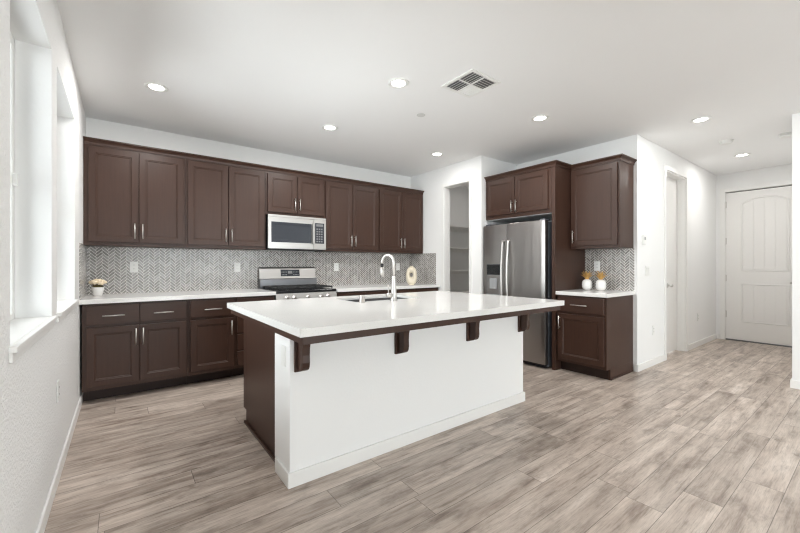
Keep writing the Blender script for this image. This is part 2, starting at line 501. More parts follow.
# jamb liners
bm = nb(); box(bm, PX+0.001, PX+0.119, PO[0], PO[0]+0.004, 0, PO[3]-0.004); box(bm, PX+0.001, PX+0.119, PO[1]-0.004, PO[1], 0, PO[3]-0.004); box(bm, PX+0.001, PX+0.119, PO[0], PO[1], PO[3]-0.004, PO[3])
struct('trim_4', bm, M['trim'])
bm = nb(); box(bm, HD[0], HD[0]+0.014, E+0.001, E+0.134, 0, HD[3]-0.014); box(bm, HD[1]-0.014, HD[1], E+0.001, E+0.134, 0, HD[3]-0.014); box(bm, HD[0], HD[1], E+0.001, E+0.134, HD[3]-0.014, HD[3])
box(bm, HD[1]-0.026, HD[1]-0.014, E+0.06, E+0.092, 0, HD[3]-0.014)
struct('trim_5', bm, M['trim'])

# hall door (closed at the far side of its jamb)
d1 = struct('door_1', bx(HD[0]+0.017, HD[1]-0.017, E+0.094, E+0.132, 0.012, HD[3]-0.017), M['door'], bevel=0.002)
bm = nb(); kx, ky, kz = 6.20, E+0.094, 0.935
tube(bm, [(kx, ky+0.001, kz), (kx, ky-0.008, kz)], 0.03, 18); tube(bm, [(kx, ky-0.008, kz), (kx, ky-0.04, kz)], 0.011, 12)
tube(bm, [(kx, ky-0.036, kz), (kx, ky-0.045, kz), (kx, ky-0.06, kz), (kx, ky-0.068, kz)], [0.014, 0.021, 0.021, 0.013], 16)
obj('door_knob', bm, M['nickel'], d1)

# entry door: arched plank panel over a lower plank panel
def entry_door():
    y1, y0 = ED[1]-0.006, ED[0]+0.006
    fr = Fr(D+0.02, y1, 0.022, 'W'); W = y1-y0; H = ED[3]-0.042
    root = struct('door_2', Fbox(fr, 0, W, 0, H, -0.045, 0.0), M['door'], bevel=0.002)
    def molded(name, u0, u1, v0, v1, rise):
        bm = nb(); N = 16
        def outline(i, n):
            pts = [(u0+i, v0+i), (u1-i, v0+i)]
            for k in range(N+1):
                s = k/N; u = (u1-i)+(u0-u1+2*i)*s
                pts.append((u, v1-i-rise+rise*(1-(2*s-1)**2)))
            return [bm.verts.new(fr.p(a, b, n)) for a, b in pts]
        rs = [outline(0, 0.0005), outline(0.006, 0.009), outline(0.016, 0.009), outline(0.026, 0.002)]
        for a, b in zip(rs, rs[1:]):
            m = len(a)
            for k in range(m): bm.faces.new((a[k], a[(k+1) % m], b[(k+1) % m], b[k]))
        obj(name, bm, M['door'], root)
        bm = nb(); w = (u1-u0-0.06)/4                              # planks
        for k in range(4):
            a, b = u0+0.03+k*w+0.004, u0+0.03+(k+1)*w-0.004
            top = []
            for q in range(7):
                u = b+(a-b)*q/6; s = (u-u0)/(u1-u0)
                top.append((u, v1-0.03-rise+rise*(1-(2*s-1)**2)))
            prism(bm, [(a, v0+0.03), (b, v0+0.03)]+top, lambda p, q: fr.p(p, q, 0.0), lambda p, q: fr.p(p, q, 0.005))
        obj('door_planks', bm, M['door'], root, 0.0015)
    molded('door_panel', 0.185, W-0.185, 1.095, 2.255, 0.085)
    molded('door_panel', 0.185, W-0.185, 0.285, 0.90, 0.0)
    for z in (2.17, 1.58, 0.98, 0.40):
        bm = nb(); fr.box(bm, -0.004, 0.010, z-0.05, z+0.05, 0.0, 0.006); tube(bm, [fr.p(-0.001, z-0.055, 0.006), fr.p(-0.001, z+0.055, 0.006)], 0.006, 10)
        obj('door_hinge', bm, M['nickel'], root)
    bm = nb(); fr.box(bm, 0, W, -0.02, -0.002, -0.08, 0.012); obj('door_threshold', bm, M['steel_dark'], root)
    bm = nb(); tube(bm, [fr.p(W-0.07, 0.93, 0.0), fr.p(W-0.07, 0.93, 0.05)], 0.03, 16); tube(bm, [fr.p(W-0.07, 0.93, 0.05), fr.p(W-0.18, 0.93, 0.05)], 0.01, 10)
    obj('door_handle', bm, M['nickel'], root)
def Fbox(fr, *a):
    bm = nb(); fr.box(bm, *a); return bm
entry_door()
bm = nb(); box(bm, D+0.001, D+0.149, ED[0]-0.0, ED[0]+0.005, 0, ED[3]); box(bm, D+0.001, D+0.149, ED[1]-0.005, ED[1], 0, ED[3]); box(bm, D+0.001, D+0.149, ED[0], ED[1], ED[3]-0.006, ED[3])
struct('trim_6', bm, M['trim'])
bm = nb(); box(bm, D+0.067, D+0.10, ED[0]+0.006, ED[0]+0.03, 0.001, ED[3]-0.007); box(bm, D+0.067, D+0.10, ED[1]-0.03, ED[1]-0.006, 0.001, ED[3]-0.007); box(bm, D+0.067, D+0.10, ED[0]+0.03, ED[1]-0.03, ED[3]-0.06, ED[3]-0.007)
struct('trim_7', bm, M['darkgap'])

# ------------------------------------------------------------------ BACKSPLASH
SB, ST = KT, 1.402
root = thing('backsplash', 'long grey herringbone tile backsplash behind the range and sink-side worktops', 'backsplash', (PX/2, B, SB))
obj('side_return', bx(0.0005, 0.008, 4.135, B-0.009, SB+0.0005, ST-0.003), M['tile'], root)
obj('tile_field', bx(0.0005, PX-0.0005, B-0.0085, B-0.0005, SB+0.0005, ST-0.003), M['tile'], root)
obj('side_return', bx(PX-0.008, PX-0.0005, 4.21, B-0.009, SB+0.0005, ST-0.003), M['tile'], root)
tag(obj('backsplash', bx(F-0.008, F, 1.742, 2.30, SB, 1.405), M['tile']), 'short herringbone tile backsplash in the nook beside the refrigerator', 'backsplash')

# ------------------------------------------------------------------ CABINETS
def pull(bm, fr, u, v, n, length, vertical=True, r=0.0055):
    h = length/2
    P = (lambda s, k: fr.p(u, v+s, n+k)) if vertical else (lambda s, k: fr.p(u+s, v, n+k))
    tube(bm, [P(-h, 0.030), P(h, 0.030)], r, 10)
    for s in (-h*0.72, h*0.72): tube(bm, [P(s, 0.0), P(s, 0.030)], r*0.8, 8)

def front(root, fr, kind, u0, u1, v0, v1, n, hu, hv, vert, hl):
    bm = nb()
    if kind == 'door': panel_door(bm, fr, u0, u1, v0, v1, n, n+0.02)
    else: slab_front(bm, fr, u0, u1, v0, v1, n, n+0.02)
    d = obj(kind, bm, M['cab'] if kind == 'door' else M['cabx'], root)
    if hu is not None:
        bm = nb(); pull(bm, fr, hu, hv, n+0.02, hl, vert); obj('handle', bm, M['nickel'], d)
    return d

def upper(label, x0, x1, z0, z1, doors, yf=4.525, group=None):
    root = thing('wall_cabinet', label, 'cabinet', ((x0+x1)/2, B, z0))
    obj('carcass', bx(x0+0.0008, x1-0.0008, yf, B-0.001, z0, z1), M['cab'], root, 0.001)
    fr = Fr(0, yf, 0, 'S')
    for u0, u1, side in doors:
        front(root, fr, 'door', u0, u1, z0+0.034, z1-0.034, 0.0005, (u1-0.028) if side == 'R' else (u0+0.028), z0+0.034+0.112, True, 0.15)
    return root
UT = 2.362
upper('tall two-door brown wall cabinet in the left corner by the windows', 0.001, 0.83, 1.40, UT, [(0.036, 0.419, 'R'), (0.427, 0.813, 'L')])
upper('tall two-door brown wall cabinet directly left of the microwave', 0.83, 1.675, 1.40, UT, [(0.852, 1.25, 'R'), (1.258, 1.655, 'L')])
upper('short two-door brown wall cabinet above the microwave', 1.675, 2.44, 1.827, UT, [(1.694, 2.056, 'R'), (2.064, 2.424, 'L')])
upper('tall two-door brown wall cabinet directly right of the microwave', 2.44, 3.30, 1.40, UT, [(2.456, 2.862, 'R'), (2.870, 3.282, 'L')])
upper('two-door brown wall cabinet ending the back wall row, by the pantry opening', 3.30, PX-0.001, 1.40, UT, [(3.320, 3.727, 'R'), (3.735, 4.146, 'L')])

# crown mouldings
CROWN = [(0.0, UT-0.014), (0.006, UT-0.014), (0.009, UT+0.008), (0.018, UT+0.020), (0.030, UT+0.030), (0.036, UT+0.034), (0.036, UT+0.044), (0.0, UT+0.044)]
def crown(paths):
    """paths: per profile offset a function giving the list of plan points"""
    bm = nb(); rings = []
    for o, z in CROWN: rings.append([bm.verts.new((x, y, z)) for x, y in paths(o)])
    m = len(rings[0]); n = len(rings)
    for i in range(n):
        a, b = rings[i], rings[(i+1) % n]
        for k in range(m-1): bm.faces.new((a[k], a[k+1], b[k+1], b[k]))
    bm.faces.new([r[0] for r in rings]); bm.faces.new([r[-1] for r in rings][::-1])
    return bm
tag(obj('crown_moulding', crown(lambda o: [(0.002, 4.523-o), (PX-0.002, 4.523-o)]), M['cabx']), 'long brown crown moulding along the tops of the back wall cabinets', 'moulding')

def base_run(label, fr, u0, u1, fronts, depth, toe=0.115, toe_in=0.13, side=None, zt=KB, cat='cabinet', endpanel=0):
    root = thing('base_cabinet', label, cat, fr.p((u0+u1)/2, 0, -depth/2))
    bm = nb(); fr.box(bm, u0+0.0008, u1-0.0008, toe, zt-0.001, -depth, 0); obj('carcass', bm, M['cab'], root, 0.001)
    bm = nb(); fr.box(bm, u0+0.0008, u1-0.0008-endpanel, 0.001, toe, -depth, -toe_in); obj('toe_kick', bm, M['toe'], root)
    for f in fronts: front(root, fr, *f)
    return root
fb = Fr(0, 4.165, 0, 'S'); BD = B-4.165-0.001
N0 = 0.0005
base_run('brown base cabinet in the left corner with two drawers over two doors', fb, 0.014, 0.81, [
    ('drawer', 0.043, 0.416, 0.690, 0.856, N0, 0.232, 0.765, False, 0.16),
    ('drawer', 0.422, 0.793, 0.690, 0.856, N0, 0.607, 0.765, False, 0.16),
    ('door', 0.043, 0.416, 0.150, 0.662, N0, 0.392, 0.560, True, 0.15),
    ('door', 0.422, 0.793, 0.150, 0.662, N0, 0.446, 0.560, True, 0.15)], BD)
base_run('narrow brown base cabinet with one drawer over one door, second from the left window wall', fb, 0.81, 1.245, [
    ('drawer', 0.830, 1.228, 0.690, 0.856, N0, 1.03, 0.765, False, 0.16),
    ('door', 0.830, 1.228, 0.150, 0.662, N0, 1.205, 0.560, True, 0.15)], BD)
base_run('brown four-drawer base cabinet immediately left of the range', fb, 1.245, 1.664, [
    ('drawer', 1.265, 1.646, 0.690, 0.856, N0, 1.455, 0.765, False, 0.16),
    ('drawer', 1.265, 1.646, 0.495, 0.672, N0, 1.455, 0.585, False, 0.16),
    ('drawer', 1.265, 1.646, 0.315, 0.477, N0, 1.455, 0.400, False, 0.16),
    ('drawer', 1.265, 1.646, 0.150, 0.297, N0, 1.455, 0.225, False, 0.16)], BD)
base_run('brown base cabinet immediately right of the range, mostly hidden by the island', fb, 2.438, 3.30, [
    ('drawer', 2.456, 2.866, 0.690, 0.856, N0, 2.66, 0.765, False, 0.16), ('drawer', 2.872, 3.282, 0.690, 0.856, N0, 3.08, 0.765, False, 0.16),
    ('door', 2.456, 2.866, 0.150, 0.662, N0, 2.838, 0.560, True, 0.15), ('door', 2.872, 3.282, 0.150, 0.662, N0, 2.90, 0.560, True, 0.15)], BD)
base_run('brown base cabinet under the right end of the back worktop beside the pantry wall', fb, 3.30, PX-0.002, [
    ('drawer', 3.318, 3.728, 0.690, 0.856, N0, 3.52, 0.765, False, 0.16), ('drawer', 3.734, 4.146, 0.690, 0.856, N0, 3.94, 0.765, False, 0.16),
    ('door', 3.318, 3.728, 0.150, 0.662, N0, 3.70, 0.560, True, 0.15), ('door', 3.734, 4.146, 0.150, 0.662, N0, 3.762, 0.560, True, 0.15)], BD)

def slab(x0, x1, y0, y1, label):
    return tag(obj('worktop', bx(x0, x1, y0, y1, KB, KT), M['quartz'], bevel=0.003), label, 'worktop')
slab(0.0005, 1.668, 4.125, B-0.0005, 'white quartz worktop left of the range, with the flower pot on it')
slab(2.434, PX-0.0005, 4.125, B-0.0005, 'white quartz worktop right of the range, with the ring-shaped vase on it')
slab(4.262, F-0.0005, 1.735, 2.298, 'small white quartz worktop in the nook right of the refrigerator')

# refrigerator surround
root = thing('wall_cabinet', 'deep two-door brown cabinet above the refrigerator, with its tall side panel', 'cabinet', (4.6, 2.82, 0))
obj('side_panel', bx(4.262, F-0.001, 2.302, 2.344, 0.001, UT), M['cab'], root, 0.001)
obj('carcass', bx(4.262, F-0.001, 2.346, Q-0.001, 1.822, UT), M['cab'], root, 0.001)
obj('underside_panel', bx(4.285, F-0.002, 2.36, Q-0.015, 1.816, 1.8215), M['shelf'], root)
fr = Fr(4.262, Q, 0, 'W'); WF = Q-2.346
front(root, fr, 'door', 0.022, 0.468, 1.868, UT-0.034, N0, 0.440, 1.955, True, 0.15)
front(root, fr, 'door', 0.476, 0.925, 1.868, UT-0.034, N0, 0.504, 1.955, True, 0.15)
tag(obj('crown_moulding', crown(lambda o: [(4.260-o, Q-0.001), (4.260-o, 2.300-o), (4.602, 2.300-o)]), M['cabx']), 'brown crown moulding around the top of the cabinet above the refrigerator', 'moulding')
root = thing('wall_cabinet', 'single-door brown wall cabinet above the nook with the pineapple ornaments', 'cabinet', (4.78, 2.02, 1.405))
obj('carcass', bx(4.60, F-0.001, 1.75, 2.300, 1.405, UT), M['cab'], root, 0.001)
fr = Fr(4.60, 2.300, 0, 'W')
front(root, fr, 'door', 0.016, 0.530, 1.437, UT-0.034, N0, 0.046, 1.545, True, 0.15)
tag(obj('crown_moulding', crown(lambda o: [(4.598-o, 2.2995-o), (4.598-o, 1.748-o), (F-0.001, 1.748-o)]), M['cabx']), 'brown crown moulding atop the single-door cabinet at the wall end', 'moulding')
fr = Fr(4.30, 2.300, 0, 'W')
root = base_run('brown base cabinet in the nook with one drawer over one door', fr, 0.0, 0.545, [
    ('drawer', 0.018, 0.525, 0.690, 0.856, N0, 0.27, 0.772, False, 0.18),
    ('door', 0.018, 0.525, 0.150, 0.662, N0, 0.045, 0.560, True, 0.15)], F-4.30-0.001, toe_in=0.085, endpanel=0.02)
bm = nb(); box(bm, 4.385, F-0.001, 1.7555, 1.775, 0.001, 0.115); obj('side_panel', bm, M['cab'], root)
bm = nb(); box(bm, 4.385, F-0.02, 1.7445, 1.7545, 0.001, 0.018); obj('shoe_moulding', bm, M['cab'], root, 0.003)

# ------------------------------------------------------------------ ISLAND
IX0, IX1 = 1.02, 3.145
root = thing('kitchen_island', 'large kitchen island with a white front and dark brown end panel', 'island', (2.08, 2.5, 0))
bm = nb(); box(bm, IX0, IX1, 1.957, 2.205, 0.0, 0.832); o = obj('half_wall', bm, M['wall'], root, 0.004); o['label'] = 'white painted front wall'
bm = nb()
for a in ((IX0-T, IX1+T, 1.957-T, 1.957), (IX0-T, IX0, 1.957, 2.16), (IX1, IX1+T, 1.957, 2.205)): box(bm, *a, 0.0, 0.082)
obj('baseboard', bm, M['trim'], root, 0.003)
bm = nb(); box(bm, 1.075, 1.64, 2.2055, 3.035, 0.10, KB-0.042); box(bm, 2.52, IX1-0.055, 2.2055, 3.035, 0.10, KB-0.042); box(bm, 1.64, 2.52, 2.2055, 3.035, 0.10, 0.65); box(bm, 1.64, 2.52, 2.2055, 2.48, 0.65, KB-0.042); box(bm, 1.64, 2.52, 3.005, 3.035, 0.65, KB-0.042); obj('carcass', bm, M['cab'], root)
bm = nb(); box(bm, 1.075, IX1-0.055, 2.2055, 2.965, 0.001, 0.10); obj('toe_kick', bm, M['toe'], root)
for xa, xb in ((1.052, 1.0745), (IX1-0.0545, IX1-0.032)):
    bm = nb(); box(bm, xa, xb, 2.2055, 2.965, 0.001, 0.832); box(bm, xa, xb, 2.965, 3.04, 0.10, 0.832); o = obj('end_panel', bm, M['cab'], root, 0.001)
bm = nb(); box(bm, 1.036, 1.0515, 2.21, 2.975, 0.001, 0.022); obj('shoe_moulding', bm, M['cab'], root, 0.004)
bm = nb(); box(bm, 0.972, 3.228, 1.655, 3.10, 0.833, KB-0.001); # open for the sink
bm.free(); bm = nb()
SX0, SX1, SY0, SY1 = 1.79, 2.47, 2.565, 2.945
def frame_slab(bm, x0, x1, y0, y1, z0, z1, m=0.0):
    a, b, c, d = SX0-m, SX1+m, SY0-m, SY1+m
    vs = {}
    xs, ys = [x0, a, b, x1], [y0, c, d, y1]
    for zi, z in enumerate((z0, z1)):
        for i, x in enumerate(xs):
            for j, y in enumerate(ys): vs[i, j, zi] = bm.verts.new((x, y, z))
    for zi in (0, 1):
        for i in range(3):
            for j in range(3):
                if (i, j) == (1, 1): continue
                bm.faces.new([vs[i, j, zi], vs[i+1, j, zi], vs[i+1, j+1, zi], vs[i, j+1, zi]])
    for i in range(3):
        for j in (0, 3): bm.faces.new([vs[i, j, 0], vs[i+1, j, 0], vs[i+1, j, 1], vs[i, j, 1]])
    for j in range(3):
        for i in (0, 3): bm.faces.new([vs[i, j, 0], vs[i, j+1, 0], vs[i, j+1, 1], vs[i, j, 1]])
    for j in (1, 2): bm.faces.new([vs[1, j, 0], vs[2, j, 0], vs[2, j, 1], vs[1, j, 1]])
    for i in (1, 2): bm.faces.new([vs[i, 1, 0], vs[i, 2, 0], vs[i, 2, 1], vs[i, 1, 1]])
frame_slab(bm, 0.972, 3.228, 1.655, 3.10, 0.833, KB-0.0005, 0.03)
o = obj('support_board', bm, M['cab'], root, 0.001)

def corbel(x):
    """back plate with a curved bracket standing out of it, under the overhang"""
    bm = nb()
    y = 1.9565; zt, zb = 0.832, 0.625
    box(bm, x, x+0.075, y-0.016, y, zb, zt)
    prof = [(0.016, zb+0.012), (0.052, zb+0.012), (0.068, zb+0.020), (0.078, zb+0.035), (0.082, zb+0.06), (0.080, zb+0.10), (0.083, zb+0.14), (0.092, zb+0.17), (0.108, zb+0.192), (0.122, zt), (0.016, zt)]
    prism(bm, prof, lambda a, b: (x+0.016, y-a, b), lambda a, b: (x+0.059, y-a, b))
    return obj('corbel', bm, M['cab'], root, 0.0015)
for x in (1.043, 1.724, 2.408, 3.062): corbel(x)
# kitchen-side fronts of the island
fk = Fr(IX1-0.055, 3.035, 0, 'N'); wd_ = (IX1-0.055-1.075)/4
for k in range(4):
    a, b = k*wd_+0.012, (k+1)*wd_-0.012
    front(root, fk, 'drawer', a, b, 0.680, 0.825, N0, (a+b)/2, 0.755, False, 0.16)
    front(root, fk, 'door', a, b, 0.125, 0.655, N0, b-0.03 if k % 2 == 0 else a+0.03, 0.56, True, 0.15)
fr = Fr(IX0, 2.045, 0.70, 'W')
bm = nb(); fr.box(bm, -0.035, 0.035, -0.057, 0.057, 0.0, 0.005); o = obj('outlet_plate', bm, M['plastic'], root, 0.002)

root = thing('worktop', 'large white quartz worktop overhanging the island', 'worktop', (2.1, 2.38, KB))
bm = nb(); frame_slab(bm, 0.950, 3.249, 1.632, 3.129, KT-0.02, KT); obj('slab', bm, M['quartz'], root)
for a in ((0.950, 3.249, 1.632, 1.672), (0.950, 3.249, 3.089, 3.129), (0.950, 0.990, 1.672, 3.089), (3.209, 3.249, 1.672, 3.089)):   # doubled edge
    obj('mitred_edge', bx(*a, KB, KT-0.02), M['quartz'], root)

# sink
root = thing('sink', 'dark undermount sink set into the white island worktop', 'sink', ((SX0+SX1)/2, (SY0+SY1)/2, 0.66))
bm = nb()
def rr(x0, x1, y0, y1, z, r, n=6):
    pts = []
    for cx, cy, a0 in ((x1-r, y1-r, 0), (x0+r, y1-r, 90), (x0+r, y0+r, 180), (x1-r, y0+r, 270)):
        for k in range(n+1):
            a = math.radians(a0+90*k/n); pts.append((cx+r*math.cos(a), cy+r*math.sin(a), z))
    return [bm.verts.new(p) for p in pts]
g = 0.004
rings = [rr(SX0-0.026, SX1+0.026, SY0-0.026, SY1+0.026, KT-0.0215, 0.03), rr(SX0-g, SX1+g, SY0-g, SY1+g, KT-0.0215, 0.03), rr(SX0, SX1, SY0, SY1, KT-0.026, 0.04), rr(SX0+0.005, SX1-0.005, SY0+0.005, SY1-0.005, 0.70, 0.05), rr(SX0+0.03, SX1-0.03, SY0+0.03, SY1-0.03, 0.675, 0.05), rr(SX0+0.33, SX1-0.33, SY0+0.15, SY1-0.15, 0.668, 0.02)]
for a, b in zip(rings, rings[1:]):
    for k in range(len(a)): f = bm.faces.new((a[k], a[(k+1) % len(a)], b[(k+1) % len(a)], b[k])); f.smooth = True
bm.faces.new(rings[-1])
o = obj('bowl', bm, M['composite'], root)
bm = nb(); lathe(bm, [(0.05, 0.668), (0.05, 0.672), (0.035, 0.673), (0.03, 0.669)], ((SX0+SX1)/2, (SY0+SY1)/2, 0.001)); obj('drain', bm, M['nickel'], root)

# faucet
fx_, fy_ = 2.095, 2.475
root = thing('faucet', 'tall brushed nickel gooseneck faucet on the island', 'faucet', (fx_, fy_, KT))
bm = nb(); lathe(bm, [(0.030, 0.0), (0.030, 0.006), (0.026, 0.012), (0.0245, 0.05), (0.022, 0.11), (0.0175, 0.16), (0.0155, 0.20), (0.0135, 0.205)], (fx_, fy_, KT)); obj('body', bm, M['nickel'], root)
bm = nb(); pts = [(fx_, fy_, KT+0.195)]
R = 0.064; dx, dy = -0.25, 0.97
for k in range(0, 15):
    a = PI-PI*k/14*1.03; s = R+R*math.cos(a); pts.append((fx_+dx*s, fy_+dy*s, KT+0.316+R*math.sin(a)))
tube(bm, pts, 0.0115, 14); obj('spout', bm, M['nickel'], root)
e = pts[-1]
bm = nb(); tube(bm, [(e[0], e[1], e[2]-0.002), (e[0], e[1], e[2]-0.03)], 0.0125, 14); obj('spray_collar', bm, M['black'], root)
bm = nb(); tube(bm, [(e[0], e[1], e[2]-0.03), (e[0], e[1], e[2]-0.06), (e[0], e[1], e[2]-0.115)], [0.014, 0.016, 0.021], 16); obj('spray_head', bm, M['nickel'], root)
bm = nb(); tube(bm, [(fx_-0.02, fy_, KT+0.048), (fx_-0.062, fy_, KT+0.048), (fx_-0.070, fy_, KT+0.048)], [0.019, 0.019, 0.013], 14); tube(bm, [(fx_-0.052, fy_, KT+0.055), (fx_-0.054, fy_+0.004, KT+0.135)], [0.005, 0.004], 8); obj('lever', bm, M['nickel'], root)
bm = nb(); lathe(bm, [(0.026, 0.0), (0.026, 0.004), (0.0225, 0.006), (0.0225, 0.052), (0.020, 0.056)], (1.805, 2.50, KT)); tag(obj('sink_air_gap', bm, M['nickel']), 'short nickel cylinder cap on the island left of the faucet', 'fitting')

# ------------------------------------------------------------------ REFRIGERATOR (side by side)
FXF = 4.185; ry0, ry1 = 2.386, 3.292; gap = 2.918; zt, zb = 1.735, 0.055
root = thing('refrigerator', 'stainless side-by-side refrigerator with ice dispenser', 'refrigerator', (4.55, 2.84, 0))
obj('body', bx(4.262, F-0.02, ry0+0.004, ry1-0.004, 0.02, zt-0.012), M['gray'], root, 0.004)
def fdoor(ya, yb, soft=0):
    """slightly bowed stainless door front"""
    bm = nb(); N = 10; w = yb-ya
    pts = [(4.258, ya), ]
    for s in [0.0, 0.012 if soft == 0 else soft]+[k/N for k in range(1, N)]+[0.988, 1.0]:
        y = ya+w*s
        pts.append((FXF+0.005*(2*s-1)**2+(0.004 if s in (0.0, 1.0) else 0), y))
    pts.append((4.258, yb))
    prism(bm, pts, lambda a, b: (a, b, zb), lambda a, b: (a, b, zt))
    return obj('door', bm, M['steel'], root, 0.002)
dl = fdoor(gap+0.003, ry1); dr = fdoor(ry0, gap-0.003, 0.08)
obj('door_gasket', bx(4.20, 4.258, gap-0.0028, gap+0.0028, zb, zt-0.005), M['darkgap'], root)
def fhandle(parent, y):
    bm = nb(); pts = []; z0, z1 = 0.55, 1.52
    for k in range(17):
        s = k/16; out = 0.022+0.033*(1-(2*s-1)**2)
        pts.append((FXF-out, y, z0+(z1-z0)*s))
    pts = [(FXF+0.004, y, z0)]+pts+[(FXF+0.004, y, z1)]
    tube(bm, pts, 0.0125, 12); obj('handle', bm, M['nickel'], parent)
fhandle(dl, gap+0.042); fhandle(dr, gap-0.042)
fr = Fr(FXF, ry1, 0, 'W')
bm = nb(); fr.box(bm, 0.065, 0.285, 0.80, 1.225, 0.0, 0.006); disp = obj('ice_dispenser', bm, M['plastic_g'], root, 0.002)
bm = nb(); fr.box(bm, 0.068, 0.282, 1.085, 1.222, 0.0062, 0.010); obj('control_panel', bm, M['black'], disp)
bm = nb(); fr.box(bm, 0.075, 0.275, 0.835, 1.08, 0.0062, 0.008); obj('dispenser_recess', bm, M['steelx'], disp)
bm = nb(); fr.box(bm, 0.12, 0.235, 0.90, 1.04, 0.0082, 0.018); obj('dispenser_paddle', bm, M['plastic_g'], disp, 0.003)
bm = nb(); fr.box(bm, 0.068, 0.282, 0.802, 0.83, 0.0062, 0.022); obj('drip_tray', bm, M['plastic_g'], disp, 0.002)
bm = nb(); box(bm, 4.235, 4.262, ry0+0.01, ry1-0.01, 0.012, 0.052)
obj('kick_grille', bm, M['darkgap'], root)
for y in (ry0+0.05, ry1-0.05):
    bm = nb(); box(bm, 4.215, 4.33, y-0.03, y+0.03, zt+0.0005, zt+0.02); obj('hinge_cover', bm, M['gray'], root, 0.003)
for y in (ry0+0.08, ry1-0.08):
    for x in (4.30, 4.85):
        bm = nb(); lathe(bm, [(0.02, 0.0), (0.02, 0.021)], (x, y, 0.0), 12); obj('foot', bm, M['darkgap'], root)

# ------------------------------------------------------------------ MICROWAVE
x0, x1, z0, z1, yf = 1.680, 2.436, 1.405, 1.825, 4.475
root = thing('microwave', 'stainless over-the-range microwave below the short cabinet', 'microwave', ((x0+x1)/2, B, z0))
obj('housing', bx(x0, x1, yf+0.002, B-0.001, z0+0.012, z1), M['black'], root, 0.003)
fr = Fr(0, yf, 0, 'S')
bm = nb(); panel_door(bm, fr, x0+0.002, 2.255, z0+0.008, z1-0.028, 0.0, 0.018, rail=0.001, steps=((0.001, 0.0),)); d = obj('door', bm, M['steelx'], root)
bm = nb(); panel_door(bm, fr, x0+0.040, 2.232, 1.490, 1.738, 0.0182, 0.021, rail=0.030, steps=((0.004, 0.003),)); w = obj('door_window', bm, M['blackglass'], d)
bm = nb(); fr.box(bm, 2.236, 2.268, z0+0.075, z1-0.085, 0.030, 0.050); fr.box(bm, 2.240, 2.264, z0+0.085, z0+0.11, 0.018, 0.031); fr.box(bm, 2.240, 2.264, z1-0.125, z1-0.10, 0.018, 0.031); obj('handle', bm, M['steelx'], d, 0.006)
bm = nb(); fr.box(bm, 2.257, x1-0.002, z0+0.008, z1-0.028, 0.0, 0.018); d = obj('control_side', bm, M['steelx'], root, 0.003)
bm = nb(); fr.box(bm, 2.280, x1-0.030, 1.49, 1.755, 0.0182, 0.021); kp = obj('keypad', bm, M['blackglass'], d)
bm = nb(); fr.box(bm, 2.296, x1-0.046, 1.712, 1.742, 0.0212, 0.0218); obj('clock_display', bm, M['steel_dark'], d)
for r in range(6):
    for c in range(3): bm = nb(); fr.box(bm, 2.298+c*0.031, 2.320+c*0.031, 1.508+r*0.032, 1.526+r*0.032, 0.0212, 0.0219); obj('key', bm, M['steel_dark'], d)
bm = nb(); fr.box(bm, x0+0.002, x1-0.002, z1-0.026, z1-0.002, 0.0, 0.016)
obj('vent_strip', bm, M['steelx'], root)
bm = nb(); box(bm, x0+0.03, x1-0.03, yf+0.02, B-0.05, z0-0.002, z0+0.012)
obj('filter_base', bm, M['blackm'], root)

# ------------------------------------------------------------------ RANGE
x0, x1 = 1.672, 2.430; yf = 4.150
root = thing('gas_range', 'stainless gas range with black grates against the back wall', 'range', ((x0+x1)/2, 4.49, 0))
obj('body', bx(x0, x1, yf+0.03, B-0.012, 0.06, 0.885), M['gray'], root, 0.003)
bm = nb(); box(bm, x0, x1, yf+0.005, 4.735, 0.886, 0.918); obj('cooktop', bm, M['black'], root, 0.006)
fr = Fr(0, yf+0.03, 0, 'S')
bm = nb(); prism(bm, [(0.0, 0.765), (0.048, 0.765), (0.044, 0.800), (0.028, 0.884), (0.0, 0.884)], lambda a, b: fr.p(x0, b, a), lambda a, b: fr.p(x1, b, a)); cp = obj('control_panel', bm, M['steelx'], root, 0.002)
for k in (1.795, 1.880, 2.045, 2.215, 2.305):
    bm = nb(); y = yf+0.03-0.036
    tube(bm, [(k, y, 0.835), (k, y-0.012, 0.833), (k, y-0.014, 0.833), (k, y-0.040, 0.828)], [0.027, 0.027, 0.021, 0.019], 18); obj('knob', bm, M['nickel'], cp)
bm = nb(); fr.box(bm, x0+0.004, x1-0.004, 0.245, 0.755, 0.0, 0.04); od = obj('oven_door', bm, M['steelx'], root, 0.004)
bm = nb(); fr.box(bm, x0+0.12, x1-0.12, 0.36, 0.62, 0.0402, 0.043); obj('oven_window', bm, M['blackglass'], od)
bm = nb(); tube(bm, [fr.p(x0+0.05, 0.71, 0.085), fr.p(x1-0.05, 0.71, 0.085)], 0.012, 12)
for k in (x0+0.08, x1-0.08): tube(bm, [fr.p(k, 0.71, 0.04), fr.p(k, 0.71, 0.085)], 0.009, 8)
obj('oven_handle', bm, M['nickel'], od)
bm = nb(); fr.box(bm, x0+0.004, x1-0.004, 0.075, 0.238, 0.0, 0.04); obj('storage_drawer', bm, M['steelx'], root, 0.004)
for sx in (x0+0.05, x1-0.05):
    for sy in (yf+0.08, B-0.08):
        bm = nb(); lathe(bm, [(0.018, 0.0), (0.018, 0.062)], (sx, sy, 0), 10); obj('foot', bm, M['darkgap'], root)
bm = nb(); prism(bm, [(4.738, 0.886), (4.738, 1.030), (4.765, 1.036), (B-0.012, 1.036), (B-0.012, 0.886)], lambda a, b: (x0, a, b), lambda a, b: (x1, a, b)); obj('back_riser', bm, M['steel_dark'], root, 0.002)
